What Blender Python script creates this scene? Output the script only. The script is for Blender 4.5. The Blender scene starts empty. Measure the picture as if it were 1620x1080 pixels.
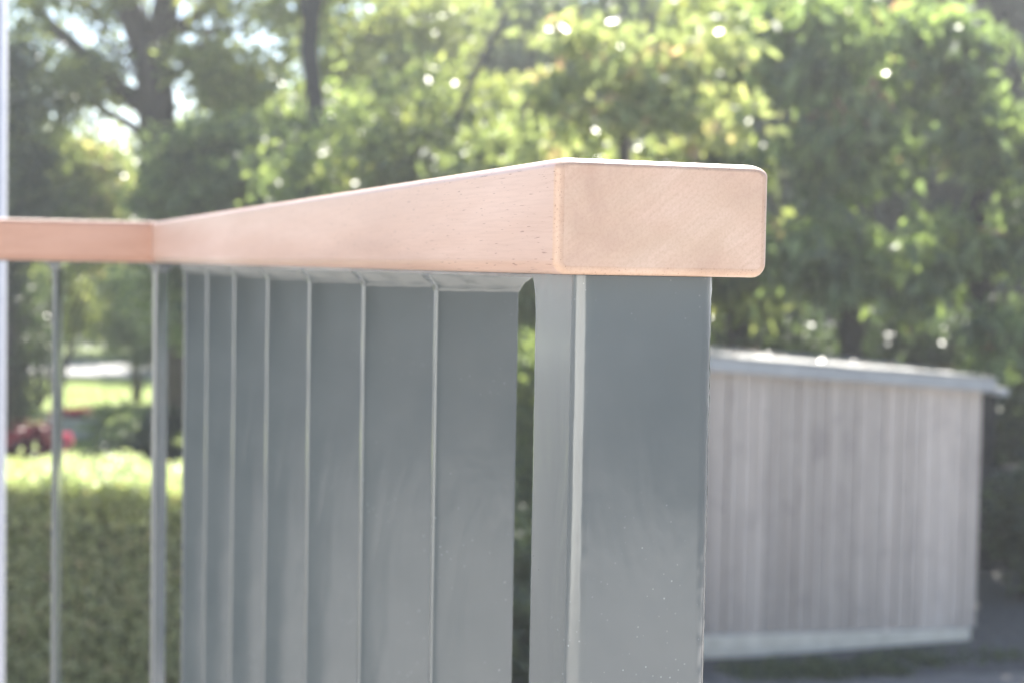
import bpy, bmesh, math, random
import numpy as np
from mathutils import Vector, Matrix

random.seed(11)
RNG = np.random.default_rng(11)
S = bpy.context.scene
COL = S.collection
rad = math.radians

# ------------------------------------------------------------------ camera
FPX, PITCH, ROLL = 2630.0, 0.04497, 0.01795          # focal length in px of a 1620 px wide frame
EYE = Vector((0.0, 0.0, 2.82))
fwd = Vector((0, math.cos(PITCH), -math.sin(PITCH)))
rt0 = Vector((1, 0, 0)); up0 = rt0.cross(fwd)
rt = rt0 * math.cos(ROLL) + up0 * math.sin(ROLL)
up = rt.cross(fwd)
cam_data = bpy.data.cameras.new('camera')
cam = bpy.data.objects.new('camera', cam_data); COL.objects.link(cam)
m3 = Matrix((rt, up, -fwd)).transposed()
cam.matrix_world = Matrix.Translation(EYE) @ m3.to_4x4()
cam_data.sensor_width = 36.0
cam_data.lens = 36.0 * FPX / 1620.0
cam_data.clip_start = 0.02; cam_data.clip_end = 3000
cam_data.dof.use_dof = True
cam_data.dof.focus_distance = 0.60
cam_data.dof.aperture_fstop = 14.8
cam_data.dof.aperture_blades = 0
S.camera = cam

def at(px, py, Y):
    """point of the place seen at photo pixel (px, py) at distance Y ahead"""
    v = rt * ((px - 810) / FPX) - up * ((py - 540) / FPX) + fwd
    return EYE + v * (Y / v.y)

# ------------------------------------------------------------------ world, sun, exposure
SUN_AZ, SUN_EL = rad(12), rad(47)                     # azimuth to the right of straight ahead
W = bpy.data.worlds.new('World'); S.world = W; W.use_nodes = True
nt = W.node_tree; nt.nodes.clear()
sky = nt.nodes.new('ShaderNodeTexSky'); sky.sky_type = 'NISHITA'; sky.sun_disc = False
sky.sun_elevation = SUN_EL; sky.sun_rotation = SUN_AZ
sky.air_density = 1.0; sky.dust_density = .6; sky.altitude = 400
bg = nt.nodes.new('ShaderNodeBackground'); bg.inputs[1].default_value = 0.075
wo = nt.nodes.new('ShaderNodeOutputWorld')
nt.links.new(sky.outputs[0], bg.inputs[0]); nt.links.new(bg.outputs[0], wo.inputs[0])
sl = bpy.data.lights.new('sun', 'SUN'); sl.energy = 5.0; sl.angle = rad(0.53); sl.color = (1, 0.95, 0.86)
sun = bpy.data.objects.new('sun', sl); COL.objects.link(sun)
sdir = Vector((math.sin(SUN_AZ) * math.cos(SUN_EL), math.cos(SUN_AZ) * math.cos(SUN_EL), math.sin(SUN_EL)))
sun.rotation_euler = sdir.to_track_quat('Z', 'Y').to_euler()
sun.location = (3, 10, 20)
S.view_settings.view_transform = 'Standard'; S.view_settings.look = 'None'
S.view_settings.gamma = 1; S.view_settings.use_curve_mapping = False
S.view_settings.exposure = 2.1
HAZE = .0020                                           # density of the hazy air
S.cycles.use_denoising = True
S.cycles.max_bounces = 6; S.cycles.transmission_bounces = 4; S.cycles.diffuse_bounces = 3; S.cycles.glossy_bounces = 3
S.cycles.sample_clamp_indirect = 8

# ------------------------------------------------------------------ helpers: objects
def empty(name, loc=(0, 0, 0), rz=0.0, label=None, cat=None, group=None, kind=None):
    o = bpy.data.objects.new(name, None); COL.objects.link(o)
    o.location = loc; o.rotation_euler = (0, 0, rz); o.empty_display_size = 0.1
    tag(o, label, cat, group, kind); return o

def tag(o, label=None, cat=None, group=None, kind=None):
    if label: o['label'] = label
    if cat: o['category'] = cat
    if group: o['group'] = group
    if kind: o['kind'] = kind
    return o

def link(name, me, mat, parent=None, smooth=False):
    if mat is not None:
        me.materials.clear(); me.materials.append(mat)
    if smooth:
        me.polygons.foreach_set('use_smooth', [True] * len(me.polygons))
    o = bpy.data.objects.new(name, me); COL.objects.link(o)
    if parent is not None: o.parent = parent
    return o

def mesh_bm(name, bm):
    me = bpy.data.meshes.new(name); bm.normal_update(); bm.to_mesh(me); bm.free(); return me

def mesh_pd(name, v, f):
    me = bpy.data.meshes.new(name); me.from_pydata([tuple(p) for p in v], [], f); me.update(); return me

def box(bm, x0, x1, y0, y1, z0, z1, bev=0.0, seg=2):
    r = bmesh.ops.create_cube(bm, size=1)
    vs = r['verts']
    bmesh.ops.scale(bm, vec=(x1 - x0, y1 - y0, z1 - z0), verts=vs)
    bmesh.ops.translate(bm, vec=((x0 + x1) / 2, (y0 + y1) / 2, (z0 + z1) / 2), verts=vs)
    if bev > 0:
        es = list({e for v in vs for e in v.link_edges})
        bmesh.ops.bevel(bm, geom=es, offset=bev, segments=seg, affect='EDGES', profile=0.5)

def box_obj(name, mat, parent, x0, x1, y0, y1, z0, z1, bev=0.0, seg=2):
    bm = bmesh.new(); box(bm, x0, x1, y0, y1, z0, z1, bev, seg)
    return link(name, mesh_bm(name, bm), mat, parent)

def tube(V, F, pts, radii, sides=8, wob=0.0):
    """tapered tube through pts appended to the V, F lists"""
    pts = [Vector(p) for p in pts]; base = len(V); n = len(pts)
    prev = None
    for i, p in enumerate(pts):
        t = (pts[min(i + 1, n - 1)] - pts[max(i - 1, 0)]).normalized()
        a = Vector((1, 0, 0)) if prev is None else prev
        a = (a - t * a.dot(t))
        if a.length < 1e-3: a = Vector((0, 1, 0)) - t * t.y
        a.normalize(); prev = a; b = t.cross(a)
        for k in range(sides):
            th = 2 * math.pi * k / sides
            r = radii[i] * (1 + wob * random.uniform(-1, 1))
            V.append(p + (a * math.cos(th) + b * math.sin(th)) * r)
    for i in range(n - 1):
        for k in range(sides):
            k2 = (k + 1) % sides
            F.append((base + i * sides + k, base + i * sides + k2, base + (i + 1) * sides + k2, base + (i + 1) * sides + k))
    F.append(tuple(base + k for k in reversed(range(sides))))
    F.append(tuple(base + (n - 1) * sides + k for k in range(sides)))

def bend_path(a, b, n=6, amp=0.1):
    a = Vector(a); b = Vector(b); L = (b - a).length; out = []
    o1 = Vector((random.uniform(-1, 1), random.uniform(-1, 1), random.uniform(-.5, .5))) * amp * L
    for i in range(n + 1):
        t = i / n
        out.append(a.lerp(b, t) + o1 * math.sin(math.pi * t) + Vector((random.uniform(-1, 1), random.uniform(-1, 1), random.uniform(-1, 1))) * amp * L * .12 * (0 < i < n))
    return out

# ------------------------------------------------------------------ helpers: leaves
def leaf_mesh(name, P, size, ratio=0.5, droop=0.0, rng=RNG, flat=0.0, tone=None):
    """one two-triangle folded leaf per point; 'tone' is a random number per leaf"""
    n = len(P)
    ax = rng.normal(size=(n, 3)); ax[:, 2] -= droop * 1.5
    ax /= np.linalg.norm(ax, axis=1)[:, None]
    rd = rng.normal(size=(n, 3)); rd[:, 2] += flat * 2
    sd = np.cross(ax, rd); sd /= np.linalg.norm(sd, axis=1)[:, None] + 1e-9
    nr = np.cross(sd, ax)
    L = (size * rng.uniform(.6, 1.25, n))[:, None]; w = L * ratio * .5
    V = np.empty((n, 4, 3), np.float32)
    V[:, 0] = P; V[:, 2] = P + ax * L
    V[:, 1] = P + ax * L * .45 + sd * w + nr * w * .35
    V[:, 3] = P + ax * L * .45 - sd * w + nr * w * .35
    me = bpy.data.meshes.new(name)
    me.vertices.add(4 * n); me.vertices.foreach_set('co', V.ravel())
    i = np.arange(n, dtype=np.int32)[:, None] * 4
    T = np.concatenate([i + 0, i + 1, i + 2, i + 0, i + 2, i + 3], axis=1).ravel()
    me.loops.add(6 * n); me.loops.foreach_set('vertex_index', T)
    me.polygons.add(2 * n)
    me.polygons.foreach_set('loop_start', np.arange(0, 6 * n, 3, dtype=np.int32))
    me.update(calc_edges=True)
    at_ = me.attributes.new('tone', 'FLOAT', 'POINT')
    tv = rng.uniform(0, 1, n)
    if tone is not None: tv = np.clip(tone * .6 + tv * .5 - .05, 0, 1)
    at_.data.foreach_set('value', np.repeat(tv, 4).astype(np.float32))
    return me

def clump_points(ells, nclump, per, rc, rng=RNG, shell=0.55, up_bias=0.0):
    """clumps spread through ellipsoids [(centre, radii, weight)], leaves around each clump"""
    out = []; cents = []; tones = []
    wsum = sum(e[2] for e in ells)
    for c, r, wgt in ells:
        k = max(1, int(nclump * wgt / wsum))
        d = rng.normal(size=(k, 3)); d /= np.linalg.norm(d, axis=1)[:, None]
        q = rng.uniform(shell, 1.0, k)[:, None] * d
        cc = np.array(c)[None] + q * np.array(r)[None]
        cents.append(cc)
        for p in cc:
            m = int(per * rng.uniform(.4, 1.5)); s = rc * rng.uniform(.55, 1.35)
            g = rng.normal(size=(m, 3)) * s * np.array([1, 1, .55])
            out.append(p[None] + g); tones.append(np.full(m, rng.uniform()))
    return np.concatenate(out), np.concatenate(cents), np.concatenate(tones)

# ------------------------------------------------------------------ helpers: materials
def new_mat(name):
    m = bpy.data.materials.new(name); m.use_nodes = True
    nt = m.node_tree; b = nt.nodes['Principled BSDF']
    return m, nt, b

def N(nt, t, **kw):
    n = nt.nodes.new(t)
    for k, v in kw.items():
        if k in n.inputs: n.inputs[k].default_value = v
        else: setattr(n, k, v)
    return n

def ramp(nt, fac, stops):
    r = nt.nodes.new('ShaderNodeValToRGB'); e = r.color_ramp.elements
    while len(e) < len(stops): e.new(0.5)
    for i, (p, c) in enumerate(stops):
        e[i].position = p; e[i].color = (*c, 1) if len(c) == 3 else c
    nt.links.new(fac, r.inputs[0]); return r.outputs[0]

def mix(nt, fac, a, b, mode='MIX'):
    m = nt.nodes.new('ShaderNodeMix'); m.data_type = 'RGBA'; m.blend_type = mode
    if isinstance(fac, (int, float)): m.inputs[0].default_value = fac
    else: nt.links.new(fac, m.inputs[0])
    for s, v in ((6, a), (7, b)):
        if isinstance(v, tuple): m.inputs[s].default_value = (*v, 1)
        else: nt.links.new(v, m.inputs[s])
    return m.outputs[2]

def coords(nt, scale=(1, 1, 1), kind='Object', rot=(0, 0, 0)):
    tc = nt.nodes.new('ShaderNodeTexCoord'); mp = nt.nodes.new('ShaderNodeMapping')
    mp.inputs['Scale'].default_value = scale; mp.inputs['Rotation'].default_value = rot
    nt.links.new(tc.outputs[kind], mp.inputs[0]); return mp.outputs[0]

def noise(nt, vec, scale, detail=4, rough=.5, dist=0.0):
    n = nt.nodes.new('ShaderNodeTexNoise'); n.inputs['Scale'].default_value = scale
    n.inputs['Detail'].default_value = detail; n.inputs['Roughness'].default_value = rough
    n.inputs['Distortion'].default_value = dist
    if vec is not None: nt.links.new(vec, n.inputs['Vector'])
    return n.outputs[0]

def bump(nt, b, h, strength, dist):
    n = nt.nodes.new('ShaderNodeBump'); n.inputs['Strength'].default_value = strength
    n.inputs['Distance'].default_value = dist
    nt.links.new(h, n.inputs['Height']); nt.links.new(n.outputs[0], b.inputs['Normal']); return n

def leaf_mat(name, stops, trans=0.45, tcol=(1.3, 1.5, .5), rough=.42, spec=.5):
    m, nt, b = new_mat(name)
    a = nt.nodes.new('ShaderNodeAttribute'); a.attribute_name = 'tone'
    c = ramp(nt, a.outputs['Fac'], stops)
    nt.links.new(c, b.inputs['Base Color'])
    b.inputs['Roughness'].default_value = rough; b.inputs['Specular IOR Level'].default_value = spec
    t = nt.nodes.new('ShaderNodeBsdfTranslucent')
    tc = mix(nt, 1.0, c, tcol, 'MULTIPLY'); nt.links.new(tc, t.inputs[0])
    mx = nt.nodes.new('ShaderNodeMixShader'); mx.inputs[0].default_value = trans
    nt.links.new(b.outputs[0], mx.inputs[1]); nt.links.new(t.outputs[0], mx.inputs[2])
    nt.links.new(mx.outputs[0], nt.nodes['Material Output'].inputs[0])
    return m

M = {}
g = lambda *a: tuple(a)
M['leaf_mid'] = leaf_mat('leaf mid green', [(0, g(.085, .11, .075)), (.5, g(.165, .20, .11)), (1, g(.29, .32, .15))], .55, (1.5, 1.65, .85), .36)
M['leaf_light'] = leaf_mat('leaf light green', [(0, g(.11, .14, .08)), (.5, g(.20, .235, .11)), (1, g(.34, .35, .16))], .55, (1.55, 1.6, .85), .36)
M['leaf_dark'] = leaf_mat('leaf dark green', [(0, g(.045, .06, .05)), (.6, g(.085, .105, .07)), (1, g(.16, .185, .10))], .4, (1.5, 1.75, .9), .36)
M['leaf_turn'] = leaf_mat('leaf turning orange', [(0, g(.13, .17, .09)), (.55, g(.26, .30, .15)), (.82, g(.36, .38, .19)), (.93, g(.42, .34, .22)), (1, g(.45, .29, .22))], .55, (1.5, 1.5, .95), .33)
M['leaf_walnut'] = leaf_mat('leaf large green', [(0, g(.08, .105, .075)), (.5, g(.17, .205, .12)), (.93, g(.28, .33, .15)), (.97, g(.32, .22, .15)), (1, g(.28, .16, .13))], .55, (1.5, 1.7, .85), .33)
M['needle'] = leaf_mat('conifer needles', [(0, g(.05, .085, .05)), (.6, g(.09, .13, .07)), (1, g(.14, .19, .09))], .3, (1.4, 1.6, .8), .6, .3)
M['hedge'] = leaf_mat('hedge leaves', [(0, g(.24, .25, .17)), (.5, g(.41, .42, .28)), (.9, g(.54, .54, .36)), (1, g(.58, .44, .34))], .45, (1.4, 1.6, .7), .4, .6)
M['lit_top_leaves'] = leaf_mat('hedge leaves lightened as sunlit', [(0, g(.30, .34, .21)), (.6, g(.46, .49, .34)), (1, g(.60, .60, .46))], .5, (1.3, 1.4, .8), .35, .7)
M['maroon'] = leaf_mat('maroon leaves', [(0, g(.06, .018, .025)), (.8, g(.12, .03, .04)), (1, g(.16, .03, .06))], .35, (1.6, 1.0, 1.0))
M['red_petal'] = leaf_mat('red petals', [(0, g(.10, .012, .025)), (1, g(.20, .022, .045))], .4, (1.4, 1, 1))
M['pink_petal'] = leaf_mat('pink petals', [(0, g(.5, .12, .18)), (1, g(.7, .25, .32))], .4, (1.3, 1, 1))
M['grass'] = leaf_mat('grass blades', [(0, g(.09, .15, .035)), (.7, g(.17, .22, .05)), (1, g(.3, .28, .1))], .5, (1.6, 1.7, .7))
M['litter'] = leaf_mat('fallen leaves', [(0, g(.12, .08, .05)), (.6, g(.22, .15, .09)), (1, g(.4, .36, .3))], .2, (1.2, 1.1, 1), .35, .7)

def make_bark(name, c1, c2):
    m, nt, b = new_mat(name)
    v = coords(nt, (1, 1, .25)); n = noise(nt, v, 14, 6, .6, .5)
    nt.links.new(ramp(nt, n, [(.3, c1), (.7, c2)]), b.inputs['Base Color'])
    b.inputs['Roughness'].default_value = .85; bump(nt, b, n, .8, .03); return m
M['bark'] = make_bark('rough brown bark', (.03, .025, .022), (.09, .072, .062))
M['bark_dark'] = make_bark('dark bark', (.02, .018, .017), (.05, .044, .04))

def make_wood(name, k=(1, 1, 1), end=False):
    m, nt, b = new_mat(name)
    v = coords(nt, (1, 1, 1))
    wv = coords(nt, (2.2, 26, 26)); n1 = noise(nt, wv, 1.0, 5, .55, .6)
    base = ramp(nt, n1, [(.25, (.44, .28, .205)), (.5, (.62, .43, .325)), (.75, (.76, .57, .46))])
    # broad growth bands, curving across the end grain
    wb = nt.nodes.new('ShaderNodeTexWave'); wb.wave_type = 'BANDS'; wb.bands_direction = 'DIAGONAL'
    wb.inputs['Scale'].default_value = 3.2; wb.inputs['Distortion'].default_value = 3.0
    wb.inputs['Detail'].default_value = 2; wb.inputs['Detail Scale'].default_value = 1.2
    v3 = coords(nt, (.7, 9, 16), rot=(0, 0, 0)); nt.links.new(v3, wb.inputs['Vector'])
    base = mix(nt, ramp(nt, wb.outputs['Fac'], [(0, (0, 0, 0)), (1, (.16, .16, .16))]), base, (.60, .38, .26))
    if end:                                             # slanting growth lines across the sawn end
        ev = coords(nt, (1, 1, 1), rot=(rad(38), 0, 0))
        sc = nt.nodes.new('ShaderNodeMapping'); sc.inputs['Scale'].default_value = (1, 45, 520); nt.links.new(ev, sc.inputs[0])
        ne = noise(nt, sc.outputs[0], 1.0, 4, .6, .8)
        base = mix(nt, ramp(nt, ne, [(.38, (.32, .32, .32)), (.6, (0, 0, 0))]), base, (.50, .33, .24))
        nb_ = noise(nt, coords(nt, (1, 34, 60), rot=(rad(38), 0, 0)), 1.0, 2, .5)
        base = mix(nt, ramp(nt, nb_, [(.35, (.35, .35, .35)), (.65, (0, 0, 0))]), base, (.56, .42, .30))
    # fine grain lines
    n2 = noise(nt, coords(nt, (30, 900, 900)), 1.0, 3, .6)
    base = mix(nt, ramp(nt, n2, [(.35, (.22, .22, .22)), (.55, (0, 0, 0))]), base, (.42, .25, .18))
    # short dark pores
    n3 = noise(nt, coords(nt, (130, 1700, 1700)), 1.0, 1, .5)
    if not end: base = mix(nt, ramp(nt, n3, [(.66, (0, 0, 0)), (.74, (.7, .7, .7))]), base, (.16, .07, .05))
    base = mix(nt, 1.0, base, k, 'MULTIPLY')
    nt.links.new(base, b.inputs['Base Color'])
    b.inputs['Roughness'].default_value = .38
    b.inputs['Specular IOR Level'].default_value = .55
    bump(nt, b, n2, .08, .0002)
    return m
M['wood'] = make_wood('oiled reddish handrail wood', (.78, .75, .79))
M['wood_end'] = make_wood('sawn end grain', (.92, .92, .93), True)
M['wood_orange'] = make_wood('darker orange oiled wood', (.80, .65, .61))
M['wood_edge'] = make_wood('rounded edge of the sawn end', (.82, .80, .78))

def make_paint():
    m, nt, b = new_mat('glossy grey steel paint')
    v = coords(nt)
    n1 = noise(nt, v, 18, 3, .5)
    c = ramp(nt, n1, [(.3, (.082, .096, .102)), (.7, (.102, .115, .120))])
    # dust specks in the paint
    vo = nt.nodes.new('ShaderNodeTexVoronoi'); vo.inputs['Scale'].default_value = 330
    nt.links.new(v, vo.inputs['Vector'])
    sp = ramp(nt, vo.outputs['Distance'], [(.08, (1, 1, 1)), (.14, (0, 0, 0))])
    big = ramp(nt, noise(nt, v, 13, 2), [(.47, (0, 0, 0)), (.68, (1, 1, 1))])
    rnd = ramp(nt, vo.outputs['Color'], [(.55, (0, 0, 0)), (.75, (1, 1, 1))])
    fac = mix(nt, 1.0, mix(nt, 1.0, sp, big, 'MULTIPLY'), rnd, 'MULTIPLY')
    c = mix(nt, fac, c, (.32, .36, .37))
    nt.links.new(c, b.inputs['Base Color'])
    b.inputs['Roughness'].default_value = .2
    b.inputs['Coat Weight'].default_value = .6; b.inputs['Coat Roughness'].default_value = .12
    b.inputs['Specular IOR Level'].default_value = .8
    h = nt.nodes.new('ShaderNodeMath'); h.operation = 'ADD'
    na = noise(nt, coords(nt, (1, 1, .45)), 26, 3, .5, .4); nb = noise(nt, v, 160, 2, .5)
    sc = nt.nodes.new('ShaderNodeMath'); sc.operation = 'MULTIPLY'; sc.inputs[1].default_value = .06
    nt.links.new(nb, sc.inputs[0]); nt.links.new(na, h.inputs[0]); nt.links.new(sc.outputs[0], h.inputs[1])
    bump(nt, b, h.outputs[0], .3, .004)
    return m
M['paint'] = make_paint()

def make_plank():
    m, nt, b = new_mat('weathered grey plank')
    oi = nt.nodes.new('ShaderNodeObjectInfo')
    tc = nt.nodes.new('ShaderNodeTexCoord')
    off = nt.nodes.new('ShaderNodeVectorMath'); off.operation = 'ADD'
    cmb = nt.nodes.new('ShaderNodeCombineXYZ')
    ml = nt.nodes.new('ShaderNodeMath'); ml.operation = 'MULTIPLY'; ml.inputs[1].default_value = 37
    nt.links.new(oi.outputs['Random'], ml.inputs[0])
    for i in range(3): nt.links.new(ml.outputs[0], cmb.inputs[i])
    nt.links.new(tc.outputs['Object'], off.inputs[0]); nt.links.new(cmb.outputs[0], off.inputs[1])
    def mp(s):
        q = nt.nodes.new('ShaderNodeMapping'); q.inputs['Scale'].default_value = s
        nt.links.new(off.outputs[0], q.inputs[0]); return q.outputs[0]
    n1 = noise(nt, mp((16, 16, 1.3)), 1, 5, .6, .3)
    c = ramp(nt, n1, [(.25, (.42, .36, .32)), (.55, (.49, .43, .385)), (.8, (.55, .485, .435))])
    n2 = noise(nt, mp((5, 5, 3.2)), 1, 4, .6, .8)
    c = mix(nt, ramp(nt, n2, [(.5, (0, 0, 0)), (.72, (.55, .55, .55))]), c, (.33, .285, .265))
    hv = nt.nodes.new('ShaderNodeHueSaturation')
    vv = nt.nodes.new('ShaderNodeMapRange'); vv.inputs['To Min'].default_value = .78; vv.inputs['To Max'].default_value = 1.12
    nt.links.new(oi.outputs['Random'], vv.inputs[0]); nt.links.new(vv.outputs[0], hv.inputs['Value'])
    nt.links.new(c, hv.inputs['Color']); nt.links.new(hv.outputs[0], b.inputs['Base Color'])
    b.inputs['Roughness'].default_value = .85; bump(nt, b, n1, .5, .006)
    return m
M['plank'] = make_plank()

def simple(name, stops, scale, rough=.8, bstr=.4, bdist=.01, detail=6, spec=.5, sc3=(1, 1, 1)):
    m, nt, b = new_mat(name)
    n = noise(nt, coords(nt, sc3), scale, detail, .62, .2)
    nt.links.new(ramp(nt, n, stops), b.inputs['Base Color'])
    b.inputs['Roughness'].default_value = rough; b.inputs['Specular IOR Level'].default_value = spec
    if bstr: bump(nt, b, n, bstr, bdist)
    return m
M['concrete'] = simple('pale concrete', [(.3, (.54, .50, .42)), (.7, (.70, .65, .56))], 9)
M['roof'] = simple('grey roof sheet', [(.3, (.10, .103, .103)), (.7, (.15, .154, .154))], 5, .45, .2, .004)
M['gutter'] = simple('zinc edge strip', [(.3, (.28, .29, .30)), (.7, (.36, .37, .38))], 8, .4, .1, .002)
M['soil'] = simple('dark gravelly soil', [(.3, (.05, .047, .045)), (.55, (.09, .085, .08)), (.75, (.15, .145, .14))], 16, .9, .7, .03)
M['yard'] = simple('grey gravel yard', [(.3, (.11, .10, .09)), (.55, (.18, .165, .15)), (.8, (.27, .25, .23))], 22, .9, .7, .02)
M['turf'] = simple('short turf', [(.3, (.17, .21, .08)), (.55, (.25, .30, .11)), (.8, (.34, .36, .15))], 3, .9, .6, .05)
M['road'] = simple('pale asphalt road', [(.3, (.22, .22, .22)), (.7, (.32, .315, .31))], 6, .8, .2, .01)
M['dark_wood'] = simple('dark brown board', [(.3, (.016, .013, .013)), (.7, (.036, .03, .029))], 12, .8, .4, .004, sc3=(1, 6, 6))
M['white_paint'] = simple('white painted post', [(.3, (.42, .42, .46)), (.7, (.48, .48, .52))], 30, .45, .1, .001)
M['plaster'] = simple('white plaster', [(.3, (.74, .74, .72)), (.7, (.82, .82, .80))], 30, .9, .2, .003)
M['slab'] = simple('terrace paving', [(.3, (.34, .33, .31)), (.7, (.46, .44, .42))], 7, .7, .3, .004)
M['hillmat'] = simple('wooded hillside', [(.3, (.05, .085, .07)), (.6, (.08, .12, .10)), (.8, (.13, .17, .14))], .05, .95, 0)
M['stone'] = simple('pale stone', [(.3, (.4, .38, .36)), (.7, (.55, .53, .5))], 20)

# ------------------------------------------------------------------ the ground and the far hillside
def sheet(name, mat, poly, z, kind='structure'):
    me = mesh_pd(name, [(x, y, z) for x, y in poly], [tuple(range(len(poly)))])
    return tag(link(name, me, mat), kind=kind)
def dome_ground():
    V = []; F = []
    rings = [0, 15, 40, 90, 200, 400, 640]; K = 36
    V.append((0, 0, 0))
    for r in rings[1:]:
        for k in range(K):
            V.append((r * math.cos(2 * math.pi * k / K), r * math.sin(2 * math.pi * k / K), 0))
    for k in range(K): F.append((0, 1 + k, 1 + (k + 1) % K))
    for i in range(len(rings) - 2):
        a = 1 + i * K; b = a + K
        for k in range(K): F.append((a + k, b + k, b + (k + 1) % K, a + (k + 1) % K))
    tag(link('ground', mesh_pd('ground', V, F), M['soil']), kind='structure')
dome_ground()
sheet('lawn', M['turf'], [(-14, 19.5), (-2.2, 19.5), (-3.2, 27), (-3.6, 39.4), (-14, 39.4)], .008)
sheet('lawn_verge', M['turf'], [(-40, 47.2), (12, 45.0), (12, 52), (-40, 54)], .008)
sheet('road', M['road'], [(-40, 41.0), (14, 39.2), (14, 44.6), (-40, 46.6)], .012)
sheet('paved_yard', M['slab'], [(-9, -16), (13, -16), (13, 5.5), (-9, 5.5)], .008)  # pale paving added out of view so the bars reflect bright ground
sheet('gravel_yard', M['yard'], [(.9, 6.5), (9, 7.2), (9, 11.6), (4.2, 11.75), (.9, 11.4)], .008)

# ------------------------------------------------------------------ terrace that carries the railing
YAW = rad(19.022)
d2 = Vector((-math.sin(YAW), math.cos(YAW), 0)); n2 = Vector((math.cos(YAW), math.sin(YAW), 0))
e2 = Vector((-0.98117, -0.19315, 0)); m2 = Vector((-0.19315, 0.98117, 0))
HR, WR, LR = .04009, .0809, 1.1395
A0 = Vector((.01415, .5658, EYE.z - .00245))          # lower near-left corner of the handrail end
C0 = A0 + d2 * LR
ZF = A0.z + HR - 1.0                                   # terrace floor
oc = C0 + n2 * .12 + d2 * .12
p1 = oc + e2 * 4.2; p2 = oc - d2 * 4.4; p3 = p2 - n2 * 4.2
def prism(poly, z0, z1):
    k = len(poly)
    V = [(x, y, z0) for x, y in poly] + [(x, y, z1) for x, y in poly]
    F = [tuple(reversed(range(k))), tuple(range(k, 2 * k))] + [(i, (i + 1) % k, k + (i + 1) % k, k + i) for i in range(k)]
    return V, F
poly = [(oc.x, oc.y), (p1.x, p1.y), (p3.x, p3.y), (p2.x, p2.y)]
V, F = prism(poly, ZF - .18, ZF)
tag(link('terrace_floor', mesh_pd('terrace_floor', V, F), M['slab']), kind='structure')
ci = Vector((sum(p[0] for p in poly) / 4, sum(p[1] for p in poly) / 4))
poly2 = [(ci.x + (x - ci.x) * .93, ci.y + (y - ci.y) * .93) for x, y in poly]
V, F = prism(poly2, -.1, ZF - .182)
tag(link('terrace_base', mesh_pd('terrace_base', V, F), M['concrete']), kind='structure')

# ------------------------------------------------------------------ unseen wall and roof, added behind the photographer to bounce sunlight
hs = empty('bounce_wall', (-4.6, -3.4, 0), rad(-25), 'white plastered wall added outside the view to bounce sunlight onto the railing', 'bounce_wall')
box_obj('wall', M['plaster'], hs, -6.5, 3.6, -.3, 0, 0, 5.2)
box_obj('roof', M['roof'], hs, -6.9, 4.0, -3.2, .4, 5.202, 5.4, .01, 1)

# ------------------------------------------------------------------ the railing
railing = empty('railing', (A0.x, A0.y, ZF), YAW, 'grey painted steel railing with reddish wooden handrail running away in the foreground', 'railing')
# local frame of the railing: x = across (n2), y = along the long run (d2), z from the floor
ZB = A0.z - ZF                                          # underside of the handrail
inv = Matrix.Rotation(-YAW, 3, 'Z')
e_l = inv @ e2; m_l = inv @ m2
C_l = Vector((0, LR, 0))
tt = math.tan(math.acos(max(-1, min(1, d2.dot(e2)))) / 2)

def round_ring(w, h, r, inset, seg=7, top=None):
    pts = []
    top = inset if top is None else top
    rr = max(r - inset, .0010)
    ex = max(.0062 - inset, .002); ez = max(.0038 - max(0, top) * .6, .0012)     # eased upper edges
    for cx, cz, a0 in ((w - inset, h - top, 0), (inset, h - top, 90), (r, r, 180), (w - r, r, 270)):
        for k in range(seg + 1):
            a = rad(a0 + 90 * k / seg)
            if a0 == 0: pts.append((cx - ex + ex * math.cos(a), cz - ez + ez * math.sin(a)))
            elif a0 == 90: pts.append((cx + ex + ex * math.cos(a), cz - ez + ez * math.sin(a)))
            else: pts.append((cx + rr * math.cos(a), cz + rr * math.sin(a)))
    return pts

def rail_mesh(name, length, slope_end, re=.0030, r=.0050, flip=1.0, n_mid=1):
    """rounded bar along local x (length), y across 0..WR, z 0..HR; far end cut along the mitre"""
    V = []; F = []; K = None
    # sawn end: small rounded arris at the sides, a longer eased shoulder at the top
    ta, tb = .0075, .0030
    rings = []
    for s_ in (0, .0003, .0008, .0015, .0023, re, .0042, .0056, ta):
        q = max(0, 1 - s_ / re); ins = re * (1 - math.sqrt(max(0, 1 - q * q)))
        q2 = max(0, 1 - s_ / ta); it = tb * (1 - math.sqrt(max(0, 1 - q2 * q2)))
        rings.append([(s_, y, z) for y, z in round_ring(WR, HR, r, ins, top=it)])
    base = round_ring(WR, HR, r, 0)
    rings.append([(length + y * slope_end - .0004, y, z) for y, z in base])
    K = len(base)
    for rg in rings: V.extend([(x, flip * y, z) for x, y, z in rg])
    for i in range(len(rings) - 1):
        for k in range(K):
            a = i * K + k; b = i * K + (k + 1) % K
            F.append((a, b, b + K, a + K))
    F.append(tuple(range(K - 1, -1, -1))); F.append(tuple((len(rings) - 1) * K + k for k in range(K)))
    me = mesh_pd(name, V, F)
    bm = bmesh.new(); bm.from_mesh(me); bmesh.ops.recalc_face_normals(bm, faces=bm.faces); bm.to_mesh(me); bm.free()
    return me

def wn(o):
    o.data.polygons.foreach_set('use_smooth', [True] * len(o.data.polygons))
    md = o.modifiers.new('weighted', 'WEIGHTED_NORMAL'); md.keep_sharp = True; md.weight = 100
    return o

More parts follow.
